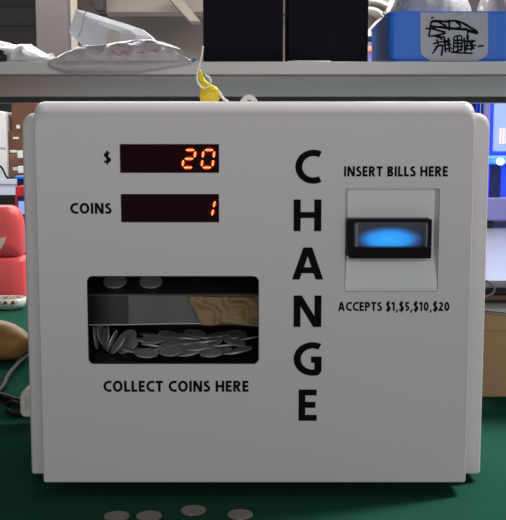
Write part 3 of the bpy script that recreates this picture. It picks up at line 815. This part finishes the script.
# black straps and cables
def strap(pxs, Zs, w, name, label, r=None):
    pts = [PZ(x, y, TABLE + z) for (x, y), z in zip(pxs, Zs)]
    bm = bmesh.new(); tube(bm, spline(pts, 8), w, 8)
    return tag(link(name, bm, M['cable'], smooth=True), label, 'cable')
strap([(36, 346), (28, 355), (18, 364), (8, 376), (2, 388), (-12, 400)], [.012, .012, .010, .008, .006, .006], 0.0042, 'drooping_cable', 'thick black cable running diagonally down from behind the machine on the left')
strap([(-20, 390), (0, 396), (10, 399), (20, 402), (34, 404)], [.0065, .0065, .0065, .0065, .0065], 0.006, 'signal_cable', 'black cable lying straight into the off-white adapter left of the machine')
strap([(30, 412), (20, 415), (11, 413), (7, 407), (12, 402), (20, 405), (24, 409)], [.0035, .0035, .0035, .0035, .0135, .015, .0035], 0.003, 'looped_cable', 'thin black cord curled in a loop beside the off-white adapter')
# off-white adapter leaning on the cabinet side
a = PZ(20, 418, TABLE)
YA = a.y
bm = bmesh.new()
x0 = P(19.5, 400, YA).x; z1 = P(25, 389.5, YA).z
pr = rrect(x0, x0 + 0.034, TABLE + .0004, z1, .006, .006, .010, .012, 5)
cxm = x0 + .017; czm = (TABLE + z1) / 2
loft(bm, [[Vector((cxm + (x - cxm) * s, y, czm + (z - czm) * s)) for x, z in pr] for s, y in ((.9, YA), (1, YA + .003), (1, YA + .032), (.9, YA + .035))])
ad = thing('power_adapter', 'off-white rounded plug adapter on bench against left side of machine', 'adapter', (x0 + .017, YA + .017, TABLE))
bm2 = bm; link('adapter_body', bm2, M['adapter'], ad, smooth=False)
bm = bmesh.new(); bx(bm, x0 + .007, x0 + .012, YA - .0008, YA + .001, TABLE + .012, z1 - .010, .0004)
link('adapter_seam', bm, M['paper'], ad)
# dish with scraps
dy = 1.16
pc_ = PZ(8, 309, TABLE)
ds = thing('shallow_dish', 'shallow white oval dish of brown scraps at the back of the bench', 'dish', (pc_.x, pc_.y, TABLE))
sx = (27 - (-10)) / 2 * (pc_.y + .961) / F
cx = P(8, 305, pc_.y).x
bm = lathe(bmesh.new(), [(0.6, 0.0003), (0.85, 0.004), (0.97, 0.012), (1.0, 0.027), (0.96, 0.027), (0.90, 0.012), (0.6, 0.008)], 36, cx, pc_.y, TABLE, sx, sx * 0.75)
link('dish_shell', bm, M['dish'], ds, smooth=True)
bm = bmesh.new()
for i in range(60):
    a = random.random() * 6.28; r = math.sqrt(random.random()) * 0.8
    x = cx + sx * r * math.cos(a); y = pc_.y + sx * .75 * r * math.sin(a); s = random.uniform(.006, .011)
    rr = bmesh.ops.create_icosphere(bm, subdivisions=1, radius=s)
    for v in rr['verts']: v.co = Vector((x + v.co.x, y + v.co.y * 1.3, TABLE + .018 + v.co.z * 0.8 + (1 - r) * .006))
sc_ = link('food_scraps', bm, M['crumb'])
tag(sc_, 'brown and white scraps filling the shallow white dish', 'scraps', kind='stuff')
# papers beneath the bundle
bm = bmesh.new(); loft(bm, [q, [p + Vector((0, 0, .0004)) for p in q]])
tag(link('paper_sheet', bm, M['paper']), 'white sheet of paper poking out beneath the tan bundle', 'paper')

# red chair behind the bench
CYr = 1.62
cxr = P(24.5, 260, CYr).x
ch = thing('red_chair', 'red padded chair with a white mark on its back, behind the left bench end', 'chair', (cxr - .23, CYr, 0))
def pad(px_pts, Y, th, name, m):
    # padded panel from an outline in the plane, edges eased
    pts = [(P(x, y, Y).x, P(x, y, Y).z) for x, y in px_pts]
    cx = sum(p[0] for p in pts) / len(pts); cz = sum(p[1] for p in pts) / len(pts)
    bm = bmesh.new()
    loft(bm, [[Vector((cx + (x - cx) * s, Y + y, cz + (z - cz) * s)) for x, z in pts] for s, y in ((.93, th), (.985, th * .85), (1, th * .5), (.985, th * .15), (.93, 0), (.75, -th * .12), (.4, -th * .18))])
    return link(name, bm, m, ch, smooth=True)
def arc(cx, cy, rx, ry, a0, a1, n=8): return [(cx + rx * math.cos(R(a0 + (a1 - a0) * k / n)), cy - ry * math.sin(R(a0 + (a1 - a0) * k / n))) for k in range(n + 1)]
up = arc(6, 226, 14, 20, 10, 90) + arc(-70, 226, 14, 20, 90, 170) + [(-88, 252), (-84, 256), (20, 256), (23, 251)]
lo = [(22, 257), (25, 262), (26, 290), (24, 306), (-86, 306), (-90, 290), (-88, 262), (-84, 257)]
pad(up, CYr, 0.07, 'upper_backrest', M['red_vinyl'])
pad(lo, CYr, 0.07, 'lower_backrest', M['red_vinyl'])
mk = [P(x, y, CYr - 0.016) for x, y in ((-14, 238), (0, 238.5), (5, 237), (3.5, 243), (0.5, 249), (-6, 246))]
bm = bmesh.new(); loft(bm, [mk, [p + Vector((0, .006, 0)) for p in mk]])
link('white_mark', bm, M['cream'], ch)
xl = P(-88, 280, CYr).x; zl = P(0, 306, CYr).z
box('seat', xl + .02, cxr - .01, CYr + .03, CYr + .45, 0.43, 0.50, M['red_vinyl'], ch, 0.02)
box('back_support', (xl + cxr) / 2 - .03, (xl + cxr) / 2 + .03, CYr + .071, CYr + .095, 0.44, zl + .1, M['chrome'], ch, 0.004)
link('pedestal', lathe(bmesh.new(), [(.03, .04), (.03, .43)], 16, (xl + cxr) / 2, CYr + .24, 0), M['chrome'], ch)
link('base', lathe(bmesh.new(), [(.22, 0), (.22, .012), (.05, .04)], 28, (xl + cxr) / 2, CYr + .24, 0), M['chrome'], ch)

# far left: pale table, cartons, white appliance, red cabinet
YT2 = 6.2
zt2 = P(10, 179, YT2).z
x0 = P(-60, 180, YT2).x; x1 = P(29, 180, YT2).x
t = thing('side_table', 'pale blue side table far behind the red chair, carrying brown cartons', 'table', ((x0 + x1) / 2, YT2 + .4, 0))
box('table_top', x0, x1, YT2, YT2 + .9, zt2 - .04, zt2, M['crate'], t, .005)
box('table_apron', x0 + .03, x1 - .03, YT2 + .01, YT2 + .04, P(10, 195, YT2).z, zt2 - .041, M['crate'], t)
for sx in (x0 + .06, x1 - .06):
    for sy in (YT2 + .06, YT2 + .84): box('leg', sx - .03, sx + .03, sy - .03, sy + .03, 0, zt2 - .041, M['dark_grey'], t)
# cartons, stacked
YC = YT2 + .15
stack = [((10, 30), (179, 166), 'card_mid', 'lowest small brown carton of the stack on the pale side table'),
         ((9.5, 30), (166, 149.5), 'card_mid', 'second brown carton from bottom of stack on the pale side table'),
         ((8.5, 30), (149.5, 131), 'card_dark', 'third brown carton from bottom of stack on the pale side table'),
         ((12, 36), (131, 98), 'card_dark', 'large topmost brown carton of the stack on the pale side table')]
zc = zt2
for n_, ((p0, p1), (pyb, pyt), mm, lab) in enumerate(stack):
    a = P(p0, pyb, YC); b = P(p1, pyt, YC)
    t = thing('carton', lab, 'carton', ((a.x + b.x) / 2, YC + .2, zc), 'cartons stacked on the pale side table')
    box('carton_body', a.x, b.x, YC, YC + .4, zc, b.z - .001, M[mm], t, .004)
    lx = {0: (13, 22, 167, 170.5), 1: (10, 17, 148.6 + 1.4, 152.5), 2: (13, 19, 137, 139), 3: (16.5, 20, 125, 128.5)}[n_]
    c = P(lx[0], lx[3], YC); d = P(lx[1], lx[2], YC)
    box('carton_label', c.x, d.x, YC - .004, YC - .0005, c.z, d.z, M['cream'] if n_ > 1 else M['paper'], t)
    zc = b.z
for (p0, p1, py0, py1, lab) in ((18, 27, 150.5, 157.5, 'upper small white box beside the machine edge before the cartons'), (18.5, 27, 166, 172.5, 'lower small white box beside the machine edge before the cartons')):
    pass
a = P(18, 179, YC - .12); b = P(28, 150.5, YC - .12); c1 = P(18, 158, YC - .12).z; c2 = P(18, 166, YC - .12).z; c3 = P(18, 173, YC - .12).z
t = thing('white_bracket', 'white notched stand before the brown cartons close to the machine edge', 'stand', ((a.x + b.x) / 2, YC - .1, zt2))
bm = bmesh.new(); bx(bm, a.x, b.x, YC - .12, YC - .03, c1, b.z, .004); link('upper_arm', bm, M['dish'], t)
bm = bmesh.new(); bx(bm, a.x, b.x, YC - .12, YC - .03, c3, c2, .004); link('lower_arm', bm, M['dish'], t)
xm = P(24, 160, YC - .12).x
bm = bmesh.new(); bx(bm, xm, b.x, YC - .10, YC - .05, zt2, b.z - .01, .004); link('upright', bm, M['dish'], t)
# dark cabinet behind the cartons
a = P(-30, 130, YT2 + 1.3); b = P(13, 98, YT2 + 1.3)
t = thing('black_cabinet', 'tall black cabinet behind the pale side table at far left', 'cabinet', ((a.x + b.x) / 2, YT2 + 1.5, 0))
box('cabinet_body', a.x - .2, b.x + .1, YT2 + 1.3, YT2 + 1.8, 0.06, b.z + .1, M['black'], t, .004)
box('plinth', a.x - .18, b.x + .08, YT2 + 1.33, YT2 + 1.78, 0, .06, M['black'], t)
# white appliance on table, at frame edge
a = P(-28, 178, YT2 + .1); b = P(5.5, 111, YT2 + .1)
t = thing('white_appliance', 'tall white rounded appliance standing on the pale side table at the left edge', 'appliance', ((a.x + b.x) / 2, YT2 + .2, zt2))
bm = bmesh.new()
loft(bm, [[Vector((x, y, z)) for x, z in rrect(a.x + i, b.x - i, zt2, b.z - i, .005, .005, .035, .035)] for i, y in ((0, YT2 + .35), (0, YT2 + .11), (.006, YT2 + .1))])
link('appliance_body', bm, M['dish'], t)
z_ = P(3, 148, YT2 + .1).z
box('appliance_seam', a.x + .01, b.x - .008, YT2 + .095, YT2 + .0995, z_ - .004, z_ + .004, M['cable_grey'], t)
# lead drooping from it
bm = bmesh.new(); tube(bm, spline([P(-4, 163, YT2 + .09), P(2, 168, YT2 + .05), P(6, 176, YT2 + .03), P(9, 178.6, YT2 + .02), P(15, 178.6, YT2 + .02)], 6), .008, 6)
tag(link('drooping_cable', bm, M['cable'], smooth=True), 'black lead drooping from white appliance onto pale side table', 'cable')
a = P(17.5, 186.5, YT2 - .005); b = P(30, 177, YT2 - .005)
# blue crate just right of the table's front
YR = 4.6
a = P(12.5, 226, YR); b = P(34, 186, YR)
t = thing('red_cabinet', 'red cabinet with a blue panel behind the red chair, cut off by the machine', 'cabinet', ((a.x + b.x) / 2, YR + .2, 0))
bm = bmesh.new()
q = [P(15.5, 186.5, YR), P(34, 186.5, YR), P(34, 226, YR), P(11.5, 226, YR)]
q[2].z = q[3].z = 0.10
loft(bm, [q, [p + Vector((0, .4, 0)) for p in q]])
link('cabinet_shell', bm, M['red_plastic'], t)
c = P(18.5, 218, YR); d = P(30, 196, YR)
pn = box('blue_panel', c.x, d.x, YR - .012, YR - .001, c.z, d.z, M['arcade_navy'], t, .003)
c = P(19.5, 214, YR); d = P(30, 201, YR); box('panel_window', c.x, d.x, YR - .018, YR - .0125, c.z, d.z, M['arcade_glass'], pn)
box('plinth', q[3].x + .03, q[2].x - .03, YR + .03, YR + .37, 0, .10, M['dark_grey'], t)
a = P(17, 187.5, 5.2); b = P(34, 176, 5.2)
t = thing('blue_crate', 'dark blue crate sitting behind the red cabinet, beside the machine edge', 'crate', ((a.x + b.x) / 2, 5.4, 0))
box('crate_body', a.x, b.x, 5.2, 5.6, 0.0, b.z - .02, M['arcade_navy'], t, .005)
box('crate_rim', a.x - .01, b.x + .01, 5.19, 5.61, b.z - .0199, b.z, M['bin_blue'], t, .004)

# ------------------------------------------------------------------ right of the machine: carton with papers
YX = PZ(495, 397, TABLE).y
a = P(484, 397, YX); b = P(540, 315.5, YX)
BT = b.z; x0 = P(478, 340, YX).x
t = thing('cardboard_box', 'open brown cardboard box on the bench right of the machine', 'box', ((x0 + b.x) / 2, YX + .12, TABLE))
box('box_body', x0, b.x, YX, YX + .26, TABLE, BT, M['card'], t, .0015)
zf = P(490, 330, YX).z
# folded-down front flap
box('front_flap', x0 - .0005, b.x + .001, YX - .0035, YX - .0006, zf, BT + .0005, M['card'], t, .0008)
def sheet(pts, z, name, m, label, cat, th=.0008):
    q = [PZ(x, y, z) for x, y in pts]
    bm = bmesh.new(); loft(bm, [q, [p + Vector((0, 0, th)) for p in q]])
    return tag(link(name, bm, m), label, cat)
sheet([(474, 311.5), (512, 316), (540, 314), (540, 307), (474, 309)], BT + .0006, 'paper_sheet', M['paper'], 'lower white sheet of paper lying on the brown box at right', 'paper')
sheet([(474, 309.5), (508, 313), (540, 311), (540, 302), (474, 303)], BT + .0032, 'paper_sheet', M['paper'], 'upper creased sheet of paper on the brown box at right', 'paper', .001)
zz = BT + .005
p = PZ(500, 303, zz)
x0 = P(470, 300, p.y).x; x1 = P(545, 300, p.y).x
t = thing('laptop', 'dark charcoal tool case lying on papers atop the brown box', 'case', ((x0 + x1) / 2, p.y + .05, zz))
t.name = 'tool_case'
h1 = P(500, 300.5, p.y).z; h2 = P(500, 295.5, p.y).z; h3 = P(500, 285.5, p.y + .03).z
box('case_base', x0, x1, p.y, p.y + .09, zz, h1, M['black'], t, .001)
box('case_band', x0, x1, p.y + .001, p.y + .089, h1 + .0001, h2, M['card_mid'], t, .001)
box('case_lid', x0, x1, p.y + .004, p.y + .088, h2 + .0001, h3, M['dark_grey'], t, .003)
bm = bmesh.new()
yy = p.y - .003
tube(bm, spline([P(478, 296.5, yy), P(487, 296, yy), P(493, 293, yy), P(494.5, 288.5, yy), P(491, 284, yy + .01), P(486, 281, yy + .02), P(478, 280, yy + .03)], 8), .0018, 8)
tag(link('looped_cable', bm, M['cable_grey'], smooth=True), 'grey cord looped over the charcoal case right of the machine', 'cord')

# ------------------------------------------------------------------ arcade machines in the hall, right
pc2 = PZ(494, 229, 0); YM = pc2.y
def arcade(x0, width, Y, name, label, detailed=True):
    t = thing('arcade_machine', label, 'arcade machine', (x0 + width / 2, Y + .5, 0), 'blue lit arcade machines in the hall')
    X = lambda px: x0 + (px - 483) * K
    Z = lambda py: P(253, py, Y).z
    K = (P(484, 150, Y).x - P(483, 150, Y).x)
    x1 = x0 + width
    box('base', X(486.5), x1, Y + .01, Y + 1.0, Z(221), Z(197), M['arcade_lav'], t, .03)
    for sx in (X(494), x1 - .15):
        for sy in (Y + .12, Y + .85):
            c = bpy.data.objects.new('caster', None); COL.objects.link(c); c.location = (sx, sy, 0); attach(c, t)
            bm = bmesh.new(); lathe(bm, [(.02, -.03), (.055, -.03), (.06, -.02), (.06, .02), (.055, .03), (.02, .03)], 20)
            bmesh.ops.rotate(bm, verts=bm.verts[:], cent=(0, 0, 0), matrix=Matrix.Rotation(R(90), 3, 'Y'))
            bmesh.ops.translate(bm, verts=bm.verts[:], vec=(sx, sy, .06))
            link('wheel', bm, M['black'], c)
            box('fork', sx - .045, sx + .045, sy - .03, sy + .03, .06, Z(220), M['dark_grey'], c, .004)
    box('lower_body', X(485), x1, Y + .05, Y + 1.0, Z(197) + .001, Z(160), M['arcade_blue'], t, .02)
    dr = box('coin_door', X(491), X(502), Y + .02, Y + .049, Z(198), Z(165), M['arcade_navy'], t, .01)
    box('side_fin', X(484), X(488), Y + .015, Y + .045, Z(218), Z(160), M['arcade_lav'], t, .006)
    box('side_glow', X(488.4), X(490.6), Y + .015, Y + .045, Z(216), Z(160), M['arcade_blue'], t, .006)
    ctl = box('control_panel', X(486), x1, Y - .08, Y + .3, Z(164), Z(155.5), M['arcade_cyan'], t, .03)
    lb_ = bmesh.new(); bmesh.ops.create_uvsphere(lb_, u_segments=16, v_segments=8, radius=.05)
    for v in lb_.verts: v.co = Vector((X(499) + v.co.x * 1.2, Y - .10 + v.co.y * .6, Z(161.5) + v.co.z))
    link('lamp', lb_, M['arcade_lamp'], ctl)
    top = Z(40)
    box('left_post', X(484), X(490), Y + .02, Y + .12, Z(155), top, M['arcade_lav'], t, .01)
    box('blue_post', X(490.3), X(493), Y + .01, Y + .12, Z(155), top, M['arcade_blue'], t, .01)
    gl = box('glass_front', X(493.2), x1 - .1, Y + .04, Y + .06, Z(151), Z(60), M['arcade_glass'], t)
    for k in range(4):
        box('neon_bar', X(499.5 + 3.2 * k), X(501.6 + 3.2 * k), Y + .02, Y + .038, Z(144), Z(128), M['pink_bar'], gl, .008)
    box('lower_rail', X(493.2), x1, Y + .01, Y + .12, Z(155), Z(151.3), M['arcade_blue'], t, .01)
    box('right_post', x1 - .095, x1, Y + .01, Y + .12, Z(151), top, M['arcade_lav'], t, .01)
    box('rear_case', X(492), x1, Y + .13, Y + .45, Z(155), top, M['arcade_navy'], t, .01)
    box('header', X(484), x1, Y, Y + 1.0, top + .001, top + .3, M['arcade_blue'], t, .02)
    return t
arcade(P(483, 150, YM).x, 1.25, YM, 'arcade', 'blue lit arcade machine on casters seen right of the coin machine')
# a second one farther behind, showing left of the first
Y2 = YM + 1.3
t = thing('arcade_machine', 'second blue arcade cabinet behind the first, beside the coin machine top corner', 'arcade machine', (P(481, 150, Y2).x, Y2 + .3, 0), 'blue lit arcade machines in the hall')
a = P(470, 228, Y2); b = P(492, 60, Y2)
box('cabinet_body', a.x, b.x, Y2, Y2 + .3, 0.0, b.z, M['arcade_navy'], t, .01)
for k, (p0, p1, mm) in enumerate(((476, 479, 'arcade_blue'), (480, 482, 'arcade_glass'), (483, 486, 'arcade_blue'), (486.5, 490, 'pink_bar'))):
    c = P(p0, 114, Y2 - .02); d = P(p1, 75, Y2 - .02)
    box('light_strip', c.x, d.x, Y2 - .02, Y2 - .001, c.z, d.z, M[mm], t, .004)

# behind the boxes on the shelf: white arched canopy, and a small blue machine with an orange lamp
YK = 7.0
t = thing('arched_canopy', 'white arched canopy with taupe infill standing in the hall between black box and blue bin', 'canopy', (P(375, 20, YK).x, YK, 0))
def ribbon(pp_, wpx, name, m):
    bm = bmesh.new(); pts = [P(x, y, YK) for x, y in pp_]; sp_ = spline(pts, 6)
    w = wpx * (YK + .961) / F / 2
    L = []
    for i, p in enumerate(sp_):
        tt = (sp_[min(i + 1, len(sp_) - 1)] - sp_[max(i - 1, 0)]); n_ = Vector((-tt.z, 0, tt.x)).normalized() * w
        L.append([p - n_, p + n_, p + n_ + Vector((0, .3, 0)), p - n_ + Vector((0, .3, 0))])
    loft(bm, L); return link(name, bm, m, t)
ribbon([(360, 9), (370, 8), (378, 10), (384, 15), (388, 22), (389, 40)], 2.6, 'arch_band', M['white_gloss'])
ribbon([(384, 12), (386, 14), (390, 7), (396, -4)], 4, 'arch_band', M['white_gloss'])
ribbon([(366, 38), (372, 30), (378, 23), (386, 19)], 5.5, 'arch_band', M['white_gloss'])
ribbon([(362, -2), (372, -1), (380, 1), (389, 5)], 3, 'arch_band', M['white_gloss'])
bm = bmesh.new(); bx(bm, P(350, 20, YK).x, P(394, 20, YK).x, YK + .31, YK + .34, 0, P(375, -15, YK).z)
link('infill_panel', bm, M['taupe_cloth'], t)
YO = 5.6
a = P(360, 62, YO); b = P(380, 36, YO)
t = thing('game_cabinet', 'blue violet game cabinet with an orange lamp between black box and blue bin', 'game cabinet', ((a.x + b.x) / 2, YO + .2, 0))
box('cabinet_body', a.x, b.x, YO, YO + .5, 0, b.z - .03, M['arcade_lav'], t, .02)
box('cabinet_top', a.x - .01, b.x + .01, YO - .01, YO + .51, b.z - .029, b.z, M['dark_grey'], t, .008)
c = P(367, 51.5, YO); d = P(374, 46.5, YO)
box('orange_lamp', c.x, d.x, YO - .02, YO - .001, c.z, d.z, M['orange_lamp'], t, .008)

# ------------------------------------------------------------------ light
w = bpy.data.worlds.new('hall'); sc.world = w; w.use_nodes = True
bg = w.node_tree.nodes['Background']; bg.inputs['Color'].default_value = (0.97, 0.97, 1.0, 1); bg.inputs['Strength'].default_value = 0.12
def area(loc, sx, sy, power, rot=(0, 0, 0), col=(1, 0.98, 0.95)):
    l = bpy.data.lights.new('ceiling_and_fill_light', 'AREA'); l.shape = 'RECTANGLE'; l.size = sx; l.size_y = sy; l.energy = power; l.color = col
    o = bpy.data.objects.new('ceiling_and_fill_light', l); COL.objects.link(o); o.location = loc; o.rotation_euler = rot
    return o
area((2.3, 0.85, 4.0), 1.4, 0.5, 215)
area((0.5, 4.5, 4.2), 8.0, 1.0, 330)
area((0.5, 9.0, 4.6), 10.0, 1.5, 520)
area((0.4, -4.5, 1.75), 5.0, 2.2, 58, (R(90), 0, 0), (1, 0.985, 0.985))  # unseen upright fill added behind the camera to brighten the machine front

sc.view_settings.view_transform = 'Standard'
sc.view_settings.look = 'None'
sc.view_settings.exposure = 0.0
